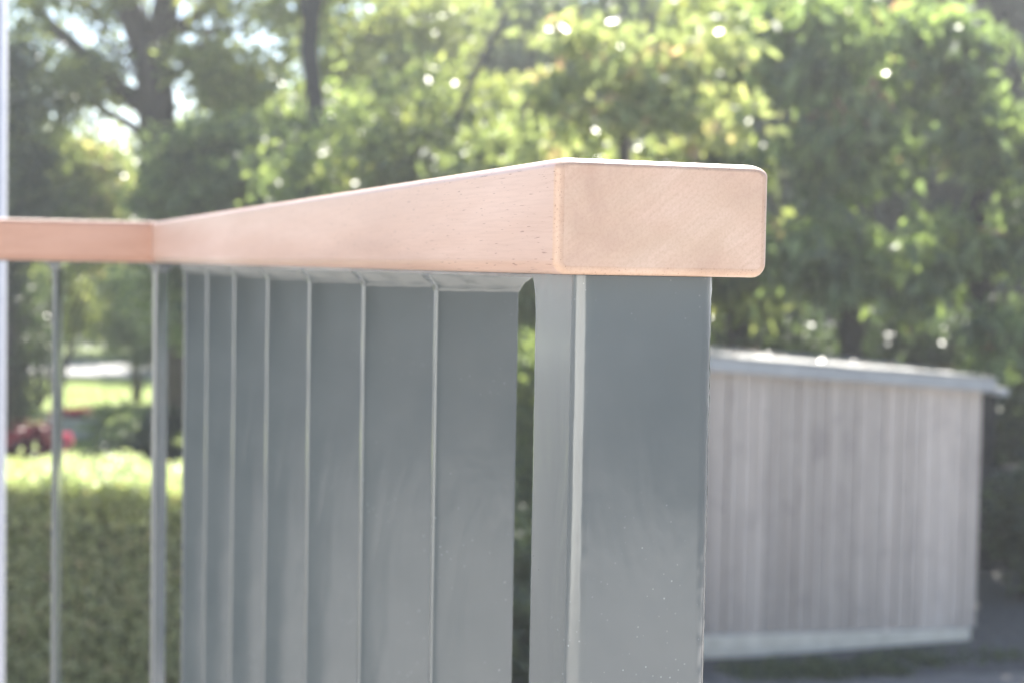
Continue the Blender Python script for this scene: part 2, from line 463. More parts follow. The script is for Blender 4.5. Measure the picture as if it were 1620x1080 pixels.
# long run: object x axis points along d2 (local +y), so its y axis points to local -x
hr = wn(link('handrail', rail_mesh('handrail_long', LR, tt, flip=-1.0), M['wood'], railing))
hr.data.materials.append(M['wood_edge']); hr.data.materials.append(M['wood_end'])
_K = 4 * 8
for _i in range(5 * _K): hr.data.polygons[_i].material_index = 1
for _p in hr.data.polygons:
    if len(_p.vertices) > 4 and _p.center.x < .01: _p.material_index = 2
hr.location = (0, 0, ZB); hr.rotation_euler = (0, 0, rad(90))
hr['label'] = 'long pinkish wooden handrail with square sawn end'
# short run: x axis along e_l, y axis towards m_l
LL = 1.9
def rail_mesh2():
    base = round_ring(WR, HR, .0050, 0); K = len(base)
    V = [(-y * tt + .0004, -y, z) for y, z in base] + [(LL, -y, z) for y, z in base]
    F = [(k, (k + 1) % K, K + (k + 1) % K, K + k) for k in range(K)] + [tuple(range(K)), tuple(range(K, 2 * K))]
    me = mesh_pd('handrail_short', V, F)
    bm = bmesh.new(); bm.from_mesh(me); bmesh.ops.recalc_face_normals(bm, faces=bm.faces); bm.to_mesh(me); bm.free()
    return me
hr2 = wn(link('handrail', rail_mesh2(), M['wood_orange'], railing))
hr2.location = (C_l.x, C_l.y, ZB); hr2.rotation_euler = (0, 0, math.atan2(e_l.y, e_l.x))
hr2['label'] = 'more orange wooden handrail turning left at the far corner'

# steel carrier strip under the wood, lower rail near the floor
def strip_obj(name, z0, z1, u0, u1, s0):
    a = [(u0, s0), (u1, s0), (u1, LR + u1 * tt), (u0, LR + u0 * tt)]
    V, F = prism(a, z0, z1); o = link(name, mesh_pd(name, V, F), M['paint'], railing)
    pA = C_l + m_l * u0 - e_l * (u0 * tt - .001); pB = C_l + m_l * u1 - e_l * (u1 * tt - .001)
    q = [(pA.x, pA.y), (pB.x, pB.y)] + [((C_l + m_l * u + e_l * LL).x, (C_l + m_l * u + e_l * LL).y) for u in (u1, u0)]
    V, F = prism(q, z0, z1); o2 = link(name, mesh_pd(name, V, F), M['paint'], railing)
strip_obj('carrier_strip', ZB - .0016, ZB - .0003, .0165, .0645, .056)
strip_obj('bottom_rail', .095, .103, .0165, .0645, .0525)

# box-section post
def post_mesh():
    V = []; F = []
    x0, x1, y0, y1 = .0127, .0667, .0110, .0590; r = .0062; seg = 8
    ring = []
    for cx, cy, a0 in ((x1 - r, y1 - r, 0), (x0 + r, y1 - r, 90), (x0 + r, y0 + r, 180), (x1 - r, y0 + r, 270)):
        for k in range(seg + 1):
            a = rad(a0 + 90 * k / seg); ring.append((cx, cy, math.cos(a), math.sin(a)))
    K = len(ring)
    zs = [(.0, 0), (.4, 0), (ZB - .20, 0)]
    zs += [(ZB - .20 + .0024 * k, 0) for k in range(1, 77)]
    zs += [(ZB - .0145, 0), (ZB - .008, .0008), (ZB - .0045, .0022), (ZB - .0002, .0042)]
    for z, fl in zs:
        for cx, cy, c, s in ring:
            back = 1.0 if cy > .03 else .0        # weld fillet flares only behind the post
            corner = min(abs(c), abs(s)) > .02           # thick paint runs unevenly down the rounded corners
            j = random.gauss(0, .00004 if cx < .03 else .00009) * corner * (z > ZB - .2)
            V.append((cx + (r + j) * c, cy + (r + j) * s + fl * back * 1.1, z))
    for i in range(len(zs) - 1):
        for k in range(K):
            F.append((i * K + k, i * K + (k + 1) % K, (i + 1) * K + (k + 1) % K, (i + 1) * K + k))
    F.append(tuple(reversed(range(K))))
    return mesh_pd('post', V, F)
post = wn(link('post', post_mesh(), M['paint'], railing))
# weld bead runs down the rounded left corner seam
bm = bmesh.new(); box(bm, .002, .074, -.0045, .069, 0, .008, .001, 1)
link('base_plate', mesh_bm('base_plate', bm), M['paint'], railing)

# baluster: flat bar whose head is welded to the carrier with a flared fillet
BW, BT = .0406, .005
def bar_mesh():
    V = []; F = []
    hw = BW / 2; rr = .0011
    prof = []
    for cx, cy, a0 in ((hw - rr, BT - rr, 0), (-hw + rr, BT - rr, 90), (-hw + rr, rr, 180), (hw - rr, rr, 270)):
        for k in range(4):
            a = rad(a0 + 30 * k); prof.append((cx + rr * math.cos(a), cy + rr * math.sin(a)))
        if a0 == 180: prof += [(-hw + rr + (2 * hw - 2 * rr) * q / 14, 0.0) for q in range(1, 14)]
    K = len(prof)
    top = ZB - .0017
    # (z, widen, forward/back shift of the front face)
    rows = [(.1032, 1.0, 0), (.5, 1, 0), (ZB - .1, 1, 0), (ZB - .0098, 1, 0), (ZB - .0090, 1.012, -.0010), (ZB - .0080, 1.03, -.0014),
            (ZB - .0070, 1.05, -.0013), (ZB - .0060, 1.09, -.0022), (ZB - .0046, 1.15, -.0036), (ZB - .0030, 1.22, -.0052), (top, 1.28, -.0066)]
    for z, wd, sh in rows:
        for i, (x, y) in enumerate(prof):
            front = y < BT / 2
            jit = 0 if z < ZB - .0095 else (.00028 * math.sin(x * 420 + z * 900) + .00016 * math.sin(x * 1100 + 2 + z * 2500) + random.uniform(-.0001, .0001))
            if z > ZB - .002: jit = 0
            V.append((x * wd, y + (sh if front else abs(sh) * .8) + jit * front, z + jit))
    n = len(rows)
    for i in range(n - 1):
        for k in range(K):
            F.append((i * K + k, i * K + (k + 1) % K, (i + 1) * K + (k + 1) % K, (i + 1) * K + k))
    F.append(tuple(reversed(range(K))))
    return mesh_pd('baluster', V, F)
bme = bar_mesh()
BARS = []
for i in range(7):
    BARS.append((Vector((WR / 2, .2105 + .140 * i, 0)), 0.0))
ang_l = math.atan2(e_l.y, e_l.x)                        # short run: bars stand across it
BARS.append((C_l + m_l * (WR / 2) + e_l * -.006, ang_l + rad(90) - rad(15)))
for i in range(10):
    t = .0945 + .140 * i
    BARS.append((C_l + m_l * (WR / 2) + e_l * t, ang_l + rad(90) - rad(4)))
def far_bar_mesh(me):
    return me
first = None
for p, a in BARS:
    b = link('baluster', bme, None, railing) if first else link('baluster', bme, M['paint'], railing, True)
    if not first:
        first = b
    md = b.modifiers.new('weighted', 'WEIGHTED_NORMAL'); md.keep_sharp = True; md.weight = 100
    b.location = (p.x, p.y, 0); b.rotation_euler = (0, 0, a)

# ------------------------------------------------------------------ white upright at the far left
pw = at(8.5, 400, 2.6); cx = pw.x - .035
wp = empty('white_post', (cx, 2.6, 0), 0, 'pale white upright post at the far left edge behind the handrail', 'post')
bm = bmesh.new(); bmesh.ops.create_cone(bm, cap_ends=True, segments=24, radius1=.035, radius2=.035, depth=5.2, matrix=Matrix.Translation((0, 0, 2.6)))
link('pole', mesh_bm('pole', bm), M['white_paint'], wp, True)
bm = bmesh.new(); box(bm, -.07, .07, -.07, .07, 0, .012, .002)
link('foot_plate', mesh_bm('foot_plate', bm), M['white_paint'], wp)

# ------------------------------------------------------------------ shed
def shed():
    L = at(1125, 800, 12.0); R_ = at(1549, 800, 12.42)
    dx = Vector((R_.x - L.x, R_.y - L.y, 0)); dx.normalize(); rz = math.atan2(dx.y, dx.x)
    t_zl = at(1125, 583, 12.0).z; t_zr = at(1549, 615, 12.42).z
    wl = .58; vis = (Vector((R_.x, R_.y, 0)) - Vector((L.x, L.y, 0))).length
    width = wl + vis
    o = Vector((L.x, L.y, 0)) - dx * wl
    zb = at(1125, 1003, 12.0).z
    root = empty('shed', (o.x, o.y, 0), rz, 'small weathered grey plank shed with shallow roof on pale concrete plinth', 'shed')
    slope = (t_zr - t_zl) / vis
    ztop = lambda x: t_zl + slope * (x - wl)
    depth = 2.3
    box_obj('plinth', M['concrete'], root, -.0, width - .05, -.035, depth, -.12, zb - .004, .012, 2)
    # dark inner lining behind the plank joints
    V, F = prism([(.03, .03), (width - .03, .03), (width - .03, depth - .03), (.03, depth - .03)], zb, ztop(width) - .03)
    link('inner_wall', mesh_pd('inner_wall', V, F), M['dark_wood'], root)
    rr = random.Random(5)
    x = 0.0
    def plank(x0, x1, frame, zt0, zt1, th, yo, bend):
        g = .0035
        V = []
        for z0_, z1_ in ((zb + rr.uniform(-.006, .004), None),):
            for (xx, zt) in ((x0 + g, zt0), (x1 - g, zt1)):
                for yy in (yo, yo + th):
                    V.append((xx, yy, z0_)); V.append((xx + bend, yy, zt))
        F = [(0, 4, 5, 1), (4, 6, 7, 5), (6, 2, 3, 7), (2, 0, 1, 3), (1, 5, 7, 3), (0, 2, 6, 4)]
        cx = (x0 + x1) / 2
        V = [(v[0] - cx, v[1], v[2]) for v in V]
        me = mesh_pd('plank', V, F)
        ob = link('plank', me, M['plank'], root)
        if frame == 'front': ob.location = (cx, 0, 0)
        elif frame == 'left': ob.location = (0, cx, 0); ob.rotation_euler = (0, 0, rad(-90)); ob.scale = (-1, -1, 1)
        elif frame == 'right': ob.location = (width, cx, 0); ob.rotation_euler = (0, 0, rad(90))
        return ob
    while x < width - .02:
        w_ = rr.choice([.095, .105, .11, .12, .13]); x1 = min(x + w_, width)
        if width - x1 < .05: x1 = width
        plank(x, x1, 'front', ztop(x), ztop(x1), .02, rr.choice([-.002, 0, .003, .006, -.004]), rr.uniform(-.002, .002)); x = x1
    y = .03
    while y < depth - .03:
        y1 = min(y + rr.uniform(.1, .13), depth)
        if depth - y1 < .06: y1 = depth
        plank(y, y1, 'right', ztop(width), ztop(width), .02, rr.choice([0, .003, -.003]), 0)
        bm = bmesh.new(); box(bm, 0.001, .02, y + .003, y1 - .003, zb, ztop(0) - .001)
        link('plank', mesh_bm('plank', bm), M['plank'], root)
        y = y1
    # roof: sheet, front fascia, side gutter
    ohl, ohr, ohf = .1, .06, .09
    def slab(name, mat, x0, x1, y0, y1, t0, t1):
        V = []
        for xx in (x0, x1):
            for yy in (y0, y1):
                V.append((xx, yy, ztop(xx) + t0)); V.append((xx, yy, ztop(xx) + t1))
        F = [(0, 4, 5, 1), (4, 6, 7, 5), (6, 2, 3, 7), (2, 0, 1, 3), (1, 5, 7, 3), (0, 2, 6, 4)]
        return link(name, mesh_pd(name, V, F), mat, root)
    slab('roof_deck', M['plank'], -ohl, width + ohr, -ohf + .022, depth + .1, .002, .05)
    slab('fascia', M['gutter'], -ohl, width + ohr, -ohf, -ohf + .02, -.012, .088)
    sh = []
    nx = 7; step = (width + ohr + ohl - .02) / nx
    for i in range(nx):                                 # roofing sheets, each lapped over the next
        x0 = -ohl + .01 + i * step
        slab('roof_sheet', M['roof'], x0, x0 + step - .004, -ohf - .015, depth + .12, .0905 + .003 * (i % 2), .099 + .003 * (i % 2))
    slab('gutter', M['gutter'], width + ohr + .003, width + ohr + .095, -ohf - .02, depth + .1, -.03, .02)
    root['ztop'] = float(t_zl)
    return root, o, dx, width, ztop, slope, depth
SH, so, sdx, swid, sztop, sslope, sdep = shed()
sdy = Vector((-sdx.y, sdx.x, 0))
def spt(x, y, z): return so + sdx * x + sdy * y + Vector((0, 0, z))
# leaf litter on the roof
P = []
for i in range(150):
    x = random.uniform(0, swid); y = random.uniform(-.05, sdep)
    p = spt(x, y, sztop(x) + .106 + random.uniform(0, .012)); P.append(p[:])
lm = leaf_mesh('leaf_litter', np.array(P), .05, .7, 0, flat=3)
tag(link('leaf_litter', lm, M['litter']), 'dry fallen leaves scattered over the shed roof', 'leaf litter', kind='stuff')
# weeds and low grass along the plinth
P = []
for c in range(120):
    x = random.uniform(.6, swid + .5); y = -random.uniform(.12, .5) - .22 * (x < 1.8)
    for k in range(45):
        q = spt(x + random.gauss(0, .05), y + random.gauss(0, .05), abs(random.gauss(0, .025))); P.append(q[:])
lm = leaf_mesh('weeds', np.array(P), .05, .45, -.8)
tag(link('weeds', lm, M['leaf_dark']), 'low green weeds growing along the foot of the shed', 'weeds', kind='stuff')
# soil bank against the plinth, rising to the right
V = []; F = []; nx = 26; ny = 6
for j in range(ny):
    for i in range(nx):
        x = .2 + (swid + .8) * i / (nx - 1); y = -.04 - .75 * j / (ny - 1)
        h = (.004 + .085 * max(0, min(1, (i - 5) / 14))) * (1 - (j / (ny - 1)) ** 1.3) + (.01 * math.sin(i * 1.7) + .008 * math.sin(i * 3.1 + j)) * (0 < j < ny - 1)
        V.append(spt(x, y, max(h, 0) - .002 * (j == ny - 1) + .004)[:])
for j in range(ny - 1):
    for i in range(nx - 1):
        a = j * nx + i; F.append((a, a + nx, a + nx + 1, a + 1))
tag(link('soil_bank', mesh_pd('soil_bank', V, F), M['soil'], smooth=True), kind='structure')

# dark low board fence in the shade right of the shed
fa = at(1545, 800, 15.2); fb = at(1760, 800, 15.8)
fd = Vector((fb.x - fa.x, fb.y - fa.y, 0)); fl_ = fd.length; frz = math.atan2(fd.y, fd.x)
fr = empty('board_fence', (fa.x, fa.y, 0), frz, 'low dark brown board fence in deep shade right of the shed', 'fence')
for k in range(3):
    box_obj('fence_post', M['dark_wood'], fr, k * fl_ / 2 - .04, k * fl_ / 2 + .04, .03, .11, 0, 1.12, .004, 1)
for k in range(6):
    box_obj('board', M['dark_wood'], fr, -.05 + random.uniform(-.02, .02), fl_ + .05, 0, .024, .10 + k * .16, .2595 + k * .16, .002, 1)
sp = at(1578, 968, 12.7)
bm = bmesh.new(); bmesh.ops.create_icosphere(bm, subdivisions=2, radius=.022)
for v in bm.verts: v.co *= random.uniform(.85, 1.15); v.co.z *= .6; v.co.x *= 1.3
so_ = link('stone', mesh_bm('stone', bm), M['road'], None, True); so_.location = (sp.x, sp.y, .02)
tag(so_, 'small pale stone on dark ground right of the shed', 'stone')

# ------------------------------------------------------------------ hedge
def hedge():
    y0, y1 = 10.3, 11.45; zt = 1.41; x0, x1 = -6.0, -.2
    root = empty('hedge', ((x0 + x1) / 2, (y0 + y1) / 2, 0), 0, 'clipped green box-shaped hedge with sunlit top below the left railing', 'hedge')
    off = Vector(root.location)
    core = box_obj('branches', M['bark_dark'], root, x0 + .15 - off.x, x1 - .15 - off.x, y0 + .16 - off.y, y1 - .16 - off.y, 0, zt - .12)
    n = 95000
    P = RNG.uniform(0, 1, (n, 3))
    f = RNG.uniform(0, 1, n)
    x = x0 + (x1 - x0) * P[:, 0]; y = y0 + (y1 - y0) * P[:, 1]; z = zt * P[:, 2]
    dd = np.abs(RNG.normal(0, .055, n))
    wav = .03 * np.sin(x * 3.1) + .025 * np.sin(x * 7.3 + 1) + .02 * np.sin(z * 6 + x * 2)
    fr_ = f < .58; tp = (f >= .58) & (f < .9); bk = f >= .9
    y = np.where(fr_, y0 + dd + wav, y); z = np.where(tp, zt - dd * .9 + wav * .6, z); y = np.where(bk, y1 - dd, y)
    Q = np.stack([x - off.x, y - off.y, z], 1)
    lm = leaf_mesh('foliage', Q, .042, .6, .1)
    o = link('foliage', lm, M['hedge'], root); o['kind'] = 'stuff'
    k = 22000  # layer of paler leaves that puts the sunlit brightness into the hedge top colour
    T = np.stack([RNG.uniform(x0, x1, k) - off.x, RNG.uniform(y0 + .02, y1, k) - off.y, zt + .005 + RNG.normal(0, .022, k)], 1)
    T[:, 2] += .02 * np.sin(T[:, 0] * 5) + .02 * np.sin(T[:, 0] * 13 + T[:, 1] * 4)
    o = link('lit_top_leaves', leaf_mesh('lit_top_leaves', T, .05, .6, 0, flat=.8), M['lit_top_leaves'], root); o['kind'] = 'stuff'
    # sprigs standing above the clipped top
    P = []
    for i in range(60):
        sx = random.uniform(-4.5, 0.1) if i > 6 else random.uniform(-3.7, -2.4)
        hh = random.uniform(.05, .16); sy = random.uniform(y0 + .1, y1 - .1)
        for k in range(int(hh * 90)):
            P.append((sx - off.x + random.gauss(0, .012), sy - off.y + random.gauss(0, .012), zt + hh * random.random()))
    o = link('sprigs', leaf_mesh('sprigs', np.array(P), .04, .6), M['lit_top_leaves'], root); o['kind'] = 'stuff'
hedge()

# ------------------------------------------------------------------ trees and shrubs
def plant(name, label, cat, base, trunk, ells, nclump, per, rc, size, mat, bark='bark', ratio=.5, droop=0., shell=.5,
          branches=(), auto=10, group=None, r0=.15, limb=.03):
    base = Vector(base); root = empty(name, base, 0, label, cat, group)
    loc = lambda p: Vector(p) - base
    V = []; F = []
    if trunk:
        tube(V, F, [loc(p) for p, r in trunk], [r for p, r in trunk], 12, .06)
    for br in branches:
        tube(V, F, [loc(p) for p, r in br], [r for p, r in br], 8, .06)
    E_ = [(tuple(loc(c)), r, w) for c, r, w in ells]
    P, cents, tone = clump_points(E_, nclump, per, rc, RNG, shell)
    ok = P[:, 2] > -base.z + .05; P = P[ok]; tone = tone[ok]
    if trunk or auto:
        hub = loc(trunk[-1][0]) if trunk else Vector((0, 0, .1))
        idx = RNG.choice(len(cents), min(auto, len(cents)), replace=False)
        for i in idx:
            c = Vector(cents[i]); st = hub
            if trunk:
                st = loc(trunk[random.randrange(max(0, len(trunk) - 3), len(trunk))][0])
            path = bend_path(st, c, 5, .08)
            tube(V, F, path, [limb * (1 - .8 * k / 5) for k in range(6)], 6, .05)
    if V: link('trunk', mesh_pd('trunk', V, F), M[bark], root, True)
    o = link('crown', leaf_mesh('crown', P, size, ratio, droop, tone=tone), M[mat], root)
    o['kind'] = 'stuff'
    return root

def E(px, py, Y, rx, ry, rz, w=1.0):
    """ellipsoid of crown centred where photo pixel (px,py) lies Y metres ahead; radii in metres"""
    return (at(px, py, Y), (rx, ry, rz), w)
G = lambda px, Y: Vector((at(px, 700, Y).x, Y, 0))

# 1 big forked tree
Y = 28
def tp(px, py, r, Y=Y): return (at(px, py, Y), r)
gb = G(300, Y)
plant('broadleaf_tree', 'large forked tree with thick brown trunk rising left of centre', 'tree', gb,
      [(gb, .52), tp(285, 480, .42), tp(262, 330, .35), tp(250, 230, .33), tp(247, 160, .32), tp(240, 90, .33), tp(238, 60, .30)],
      [E(60, -60, 28, 2.6, 2.4, 1.7), E(300, -160, 28, 3.4, 3.2, 2.1, 1.6), E(480, -40, 27, 1.8, 2.4, 1.1, .8), E(120, 130, 28, .7, 1.6, .65, .28), E(330, 110, 28, .5, 1.6, .6, .16), E(40, 190, 27, .7, 1.6, 1.0, .4), E(400, 150, 28, .9, 1.6, .8, .5)],
      340, 66, .31, .19, 'leaf_light', r0=.5, limb=.04, auto=22,
      branches=[[tp(240, 100, .28), tp(215, 40, .24), tp(190, -20, .2), tp(150, -120, .10)],
                [tp(244, 110, .28), tp(258, 40, .25), tp(268, -30, .2), tp(300, -160, .1)],
                [tp(245, 185, .17), tp(190, 140, .15), tp(130, 85, .13), tp(85, 45, .11), tp(40, 0, .09), tp(-30, -60, .05)],
                [tp(245, 225, .1), tp(200, 195, .075), tp(150, 165, .06), tp(100, 156, .05), tp(50, 158, .035)],
                [tp(252, 75, .13), tp(285, 38, .1), tp(325, 20, .08), tp(350, -10, .05)],
                [tp(275, 45, .08), tp(330, 50, .06), tp(375, 48, .05), tp(415, 22, .03)],
                ])
# 2 slim second trunk
Y2 = 21
g2 = G(480, Y2)
plant('broadleaf_tree', 'slender dark-trunked tree right of the large forked tree', 'tree', g2,
      [(g2, .15), (at(485, 420, Y2), .13), (at(496, 250, Y2), .12), (at(500, 170, Y2), .105), (at(488, 80, Y2), .11), (at(497, -20, Y2), .10), (at(505, -120, Y2), .08)],
      [E(560, -130, 21.4, 1.8, 1.4, .8, 1), E(500, 290, 20.6, .5, .3, .7, .3)], 70, 60, .24, .15, 'leaf_mid', 'bark_dark', auto=8, limb=.03)
# back row that closes the view
rowd = [(-90, 42, 2.2, 4.0, 'leaf_mid', 'broad shaded tree at far left edge of the back row', 120),
        (60, 48, 2.6, 2.6, 'leaf_mid', 'low rounded green tree behind the lawn at far left', 120),
        (230, 50, 2.8, 3.2, 'leaf_light', 'pale tree behind the large forked trunk', 110),
        (400, 44, 2.8, 3.4, 'leaf_mid', 'mid green tree behind the slender dark trunk', 130),
        (560, 38, 2.6, 4.2, 'leaf_mid', 'pale green tree filling the view above the middle of the handrail', 190),
        (740, 34, 2.4, 4.4, 'leaf_mid', 'tall green tree behind the slanting brown stem', 230),
        (920, 32, 2.3, 4.4, 'leaf_mid', 'tall shaded tree behind the sunlit orange-tinted leaves', 230),
        (1100, 30, 2.2, 4.4, 'leaf_mid', 'dark tree behind the square handrail end', 230),
        (1280, 29, 2.1, 4.4, 'leaf_mid', 'tall dark tree standing beyond the left part of the shed roof', 230),
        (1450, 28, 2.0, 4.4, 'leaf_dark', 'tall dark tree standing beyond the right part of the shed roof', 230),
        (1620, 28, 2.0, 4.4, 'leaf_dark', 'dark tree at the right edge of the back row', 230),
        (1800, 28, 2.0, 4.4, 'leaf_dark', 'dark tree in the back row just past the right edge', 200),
        (2020, 26, 2.4, 4.2, 'leaf_mid', 'green tree well past the right edge of the view', 120),
        (2330, 25, 2.6, 4.0, 'leaf_mid', 'broad green tree far past the right edge of the view', 110),
        (-330, 40, 3.0, 4.4, 'leaf_mid', 'broad green tree past the left edge of the view', 110)]
for px, Yb, rx, rz_, mt, lb, nc in rowd:
    b = G(px, Yb)
    plant('broadleaf_tree', lb, 'tree', b, [(b, .22), (b + Vector((.1, 0, rz_ * .8)), .16), (b + Vector((0, 0, rz_ * 1.7)), .08)],
          [((b.x, Yb, rz_ + .9), (rx, 1.3, rz_ + .6), 1), ((b.x + .3, Yb + .5, rz_ * .7), (rx, 1.2, rz_ * .7), .45)],
          nc, 80, .46, .36, mt, 'bark_dark', auto=8, limb=.05, shell=.0)
# left: dark tall shrub, sunlit yellowish bush, round bush, conifer
b = G(12, 26)
plant('tall_shrub', 'dark narrow evergreen at the left edge above the handrail', 'shrub', b, [(b, .12), (b + Vector((0, 0, 2.5)), .07)],
      [E(28, 290, 26, .55, .6, 1.3), E(5, 470, 26.3, .45, .5, 1.2, .8), E(22, 130, 26, .45, .6, .9, .5)], 120, 90, .2, .12, 'leaf_dark', 'bark_dark')
b = G(90, 30)
plant('bush', 'sunlit yellow-green bush behind the left handrail', 'bush', b, [(b, .1), (b + Vector((0, 0, 2)), .07)],
      [E(110, 255, 30, .8, .7, .45, 1), E(160, 300, 30, .9, .7, .6, .9), E(90, 330, 30, .7, .7, .5, .7), E(140, 385, 30, 1.0, .8, .6, .8)], 110, 80, .2, .15, 'leaf_turn')
b = G(30, 27)
plant('bush', 'rounded dark green bush on the lawn at the left edge', 'bush', b, [(b, .08), (b + Vector((0, 0, .8)), .05)],
      [E(25, 540, 27, .5, .6, .75, 1), E(52, 470, 27.2, .35, .5, .35, .3), E(15, 620, 26.8, .38, .4, .4, .4)], 70, 90, .15, .1, 'leaf_dark', 'bark_dark')
b = G(60, 31)
plant('bush', 'bright green bush behind the leftmost baluster', 'bush', b, [(b, .05), (b + Vector((0, 0, .8)), .04)],
      [E(80, 455, 31, .75, .6, .55, 1), E(115, 500, 31.5, .4, .5, .5, .5)], 60, 80, .17, .12, 'leaf_light')
b = G(216, 33)
plant('conifer', 'feathery grey-green conifer on a thin trunk beside the white road', 'conifer', b, [(b, .09), (b + Vector((-.05, 0, 1.3)), .07), (b + Vector((-.1, 0, 3)), .03)],
      [E(205, 525, 31.5, .85, .7, .62, 1), E(195, 450, 31.5, .6, .6, .5, .6), E(240, 560, 31.3, .45, .5, .35, .4)], 150, 110, .16, .10, 'needle', 'bark_dark', ratio=.14, shell=.1)
b = G(275, 33)
plant('broadleaf_tree', 'dark shrubby tree seen between the corner baluster and the bars', 'tree', b, [(b, .2), (b + Vector((0, 0, 2)), .12)],
      [E(285, 480, 33, .55, .6, 1.1, 1)], 50, 80, .2, .13, 'leaf_dark', 'bark_dark')
# low shrubs behind the hedge; the dark one stands in for dark soil and shade
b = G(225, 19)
plant('bush', 'low dark shrub standing in for dark soil and shade between hedge and conifer', 'bush', b, None,
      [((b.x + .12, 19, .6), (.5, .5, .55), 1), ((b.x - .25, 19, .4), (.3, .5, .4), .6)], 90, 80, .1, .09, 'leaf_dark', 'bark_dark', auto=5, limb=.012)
b = G(180, 24)
plant('bush', 'small mid green plant at the edge of the lawn shade', 'bush', b, None,
      [((b.x, 24, .4), (.35, .3, .4), 1)], 22, 60, .1, .08, 'leaf_mid', 'bark_dark', auto=4, limb=.01)
# maroon flower bush, pink flower, trough with red flowers
b = G(50, 17.5)
plant('flower_bush', 'maroon-leaved flower bush behind the hedge at far left', 'bush', b, None,
      [((b.x, 17.5, .78), (.30, .3, .26), 1), ((b.x - .22, 17.6, .68), (.25, .3, .26), .8)], 80, 80, .06, .07, 'maroon', 'bark_dark', auto=5, limb=.01)
b = G(106, 17)
plant('pink_flower', 'bright pink round flower head right of the leftmost baluster', 'flower', b, [(b, .012), (b + Vector((0, 0, at(106, 694, 17).z)), .01)],
      [((b.x, 17, at(106, 694, 17).z), (.05, .05, .07), 1)], 14, 40, .018, .045, 'pink_petal', ratio=.8, shell=.2, auto=0)
pt = at(118, 690, 26); tr = empty('flower_trough', (pt.x, 26, 0), rad(4), 'grey stone trough with dark red flowers on the lawn', 'planter')
for nm, a in (('wall', (-.42, .42, -.2, -.15)), ('wall', (-.42, .42, .15, .2)), ('wall', (-.42, -.37, -.148, .148)), ('wall', (.37, .42, -.148, .148))):
    box_obj(nm, M['road'], tr, a[0], a[1], a[2], a[3], 0, .34, .006, 1)
box_obj('soil', M['soil'], tr, -.368, .368, -.147, .147, .02, .3)
P, _, _ = clump_points([((0, 0, .38), (.36, .14, .08), 1)], 30, 70, .05, RNG, .2)
o = link('flowers', leaf_mesh('flowers', P, .05, .8), M['red_petal'], tr); o['kind'] = 'stuff'

# centre: shaded trees above and behind the long handrail
cen = [(350, 24, 300, 1.2, 1.0, 'leaf_mid', 'shaded leafy tree above the far corner of the handrail'),
       (560, 22.5, 250, 1.3, 1.1, 'leaf_mid', 'green leafy tree above the long handrail'),
       (690, 20, 250, 1.2, 1.1, 'leaf_light', 'leafy green tree with a slanting brown stem'),
       (850, 18, 330, 1.1, .9, 'leaf_light', 'green tree just above the handrail corner')]
for px, Yb, py, rx, rz_, mt, lb in cen:
    b = G(px, Yb); c = at(px, py, Yb)
    plant('broadleaf_tree', lb, 'tree', b, [(b, .14), (b + Vector((.05, 0, 1.6)), .1), (Vector((c.x, Yb, c.z)), .06)],
          [(c, (rx, 1.0, rz_), 1), (c + Vector((0, .2, -1.3)), (rx * 1.1, 1.0, 1.0), .8)], 210, 60, .2, .17, mt, 'bark', auto=9, limb=.03, shell=.35,
          branches=[[(at(640, 420, 19.2), .05), (at(700, 230, 19.2), .045), (at(745, 130, 19.2), .04), (at(800, 20, 19.2), .03)]] if px == 690 else ())
b = G(590, 27)
plant('broadleaf_tree', 'sunlit yellow-green tree above the middle of the long handrail', 'tree', b, [(b, .15), (b + Vector((0, 0, 3.2)), .1)],
      [E(590, 110, 27, 1.1, 1, .9, 1), E(690, 40, 27, .8, .9, .6, .6), E(530, 190, 26.5, .6, .8, .6, .4)], 90, 75, .24, .16, 'leaf_light', auto=10, limb=.03)
# sunlit branches with orange-tinted leaves
b = G(1000, 14.5)
plant('broadleaf_tree', 'sunlit tree with yellow and orange tinted leaves above the handrail end', 'tree', b, [(b, .13), (b + Vector((0, 0, 2.2)), .1), (at(985, 200, 14.5), .05)],
      [E(930, 60, 14.5, .30, .4, .2, .6), E(990, 110, 14.3, .34, .4, .16, .8), E(1050, 160, 14.4, .3, .4, .2, .7), E(960, 190, 14.3, .4, .4, .14, .8), E(880, 150, 14.5, .16, .3, .25, .4),
       E(1120, 70, 14.6, .35, .4, .35, .6), E(1130, 190, 14.6, .3, .4, .35, .6), E(1040, 300, 14.8, .5, .5, .4, .6), E(860, 240, 14.6, .2, .3, .15, .2)],
      120, 26, .11, .155, 'leaf_turn', auto=14, limb=.012, droop=.4)
# right: drooping large-leaved trees over the shed
rg = [(1150, 17.5, 'leaf_light', 'drooping green tree directly right of the handrail end', [(1150, 60, .8, .7), (1130, 250, .7, .6), (1180, 420, .7, .5), (1080, 400, .6, .5)]),
      (1330, 16.2, 'leaf_walnut', 'large-leaved drooping tree over the middle of the shed roof', [(1290, 60, .8, .6), (1330, 230, .75, .55), (1290, 400, .7, .45), (1410, 420, .5, .45)]),
      (1540, 15.6, 'leaf_walnut', 'large-leaved tree drooping down at the right edge', [(1480, 60, .7, .6), (1560, 200, .7, .6), (1530, 400, .7, .5), (1600, 520, .4, .5), (1700, 250, .7, 1.1)])]
for px, Yb, mt, lb, el in rg:
    b = G(px, Yb + .6)
    plant('broadleaf_tree', lb, 'tree', b, [(b, .16), (b + Vector((.1, 0, 1.8)), .13), (at(px, 250, Yb + .4), .08), (at(px, 30, Yb + .3), .05)],
          [(at(x, y, Yb + random.uniform(-.4, .3)), (a, .7, c), a * c) for x, y, a, c in el] ,
          230, 24, .13, .235, mt, 'bark_dark', ratio=.42, droop=.9, auto=16, limb=.018, shell=.1)
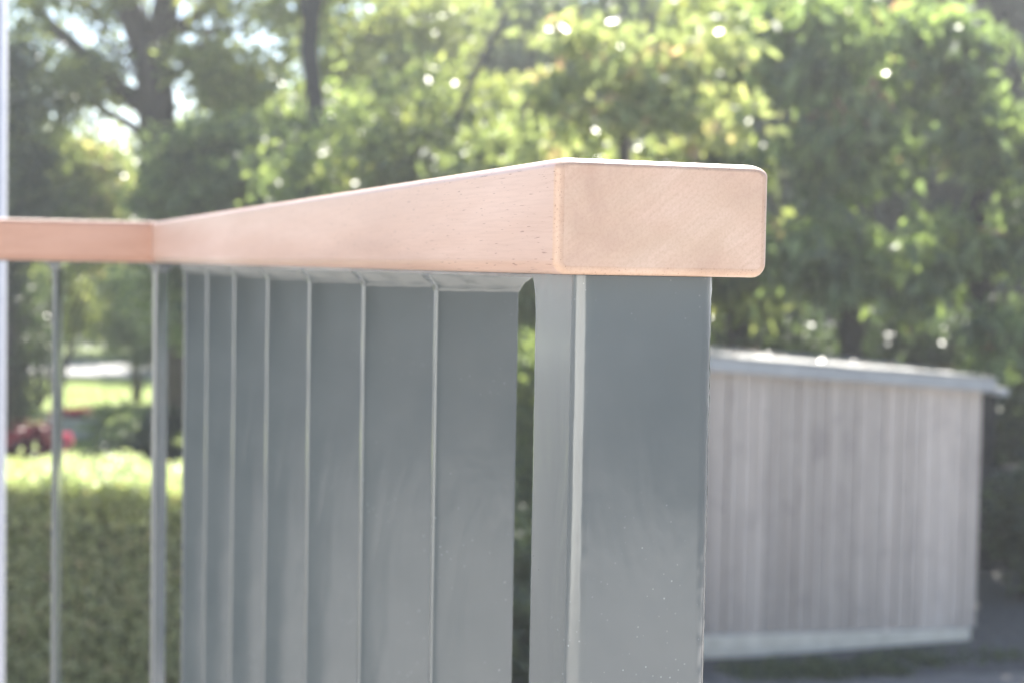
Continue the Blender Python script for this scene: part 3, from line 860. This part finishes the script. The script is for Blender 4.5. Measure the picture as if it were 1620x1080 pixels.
# low dark shrubs just behind the shed
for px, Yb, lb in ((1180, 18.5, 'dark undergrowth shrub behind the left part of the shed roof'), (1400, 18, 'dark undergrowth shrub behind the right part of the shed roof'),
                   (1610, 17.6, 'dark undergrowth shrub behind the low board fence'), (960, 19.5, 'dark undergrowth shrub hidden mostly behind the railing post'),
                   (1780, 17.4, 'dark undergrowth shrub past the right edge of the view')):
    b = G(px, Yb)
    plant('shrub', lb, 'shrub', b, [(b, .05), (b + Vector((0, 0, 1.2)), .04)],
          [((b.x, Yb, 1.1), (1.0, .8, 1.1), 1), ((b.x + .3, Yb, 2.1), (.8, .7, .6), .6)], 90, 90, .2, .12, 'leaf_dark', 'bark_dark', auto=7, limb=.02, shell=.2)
b = G(1625, 14.5)
plant('shrub', 'shaded shrub growing in front of the low board fence', 'shrub', b, [(b, .03), (b + Vector((0, 0, .5)), .02)],
      [((b.x, 14.5, .72), (.24, .4, .7), 1), ((b.x + .4, 14.5, .5), (.4, .4, .5), .6)], 70, 50, .09, .10, 'leaf_dark', 'bark_dark', auto=6, limb=.012, shell=.2)
# shrubs seen through the gap between bars and post
b = G(835, 15)
plant('shrub', 'green shrub seen in the gap between last baluster and post', 'shrub', b, [(b, .04), (b + Vector((0, 0, .9)), .03)],
      [((b.x, 15, .8), (.55, .5, .8), 1), ((b.x, 15, 1.7), (.5, .5, .5), .6)], 80, 80, .13, .10, 'leaf_mid', 'bark_dark', auto=6, limb=.015, shell=.2)

b = G(838, 10.9)
plant('shrub', 'low dark shrub at the bottom of the gap beside the post', 'shrub', b, None,
      [((b.x, 10.9, .3), (.38, .35, .35), 1), ((b.x - .1, 11.8, .8), (.4, .3, .4), .6)], 70, 80, .1, .07, 'leaf_dark', 'bark_dark', auto=5, limb=.01, shell=.2)

# grass blades where the lawn is seen
n = 26000
Yg = RNG.uniform(19.6, 39, n); px = RNG.uniform(-60, 330, n)
xg = (px - 810) / FPX * Yg
P = np.stack([xg, Yg, np.full(n, .005)], 1)
keep = xg < -2.2 - (Yg - 19.5) * .12
lm = leaf_mesh('grass', P[keep], .075, .16, -1.2)
tag(link('grass', lm, M['grass']), 'sunlit short grass of the lawn behind the hedge', 'grass', kind='stuff')

# ------------------------------------------------------------------ even haze added in place of the lens veil
HZ = bpy.data.materials.new('hazy air'); HZ.use_nodes = True
nt = HZ.node_tree; nt.nodes.clear()
pv = nt.nodes.new('ShaderNodeVolumePrincipled'); mo = nt.nodes.new('ShaderNodeOutputMaterial')
pv.inputs['Color'].default_value = (.93, .96, 1, 1); pv.inputs['Density'].default_value = HAZE
pv.inputs['Anisotropy'].default_value = .55
nt.links.new(pv.outputs[0], mo.inputs['Volume'])
bm = bmesh.new(); box(bm, -650, 650, -650, 650, -1.2, 17.5)
tag(link('haze', mesh_bm('haze', bm), HZ), 'pale even haze standing in for the lens veil', 'haze', kind='stuff')
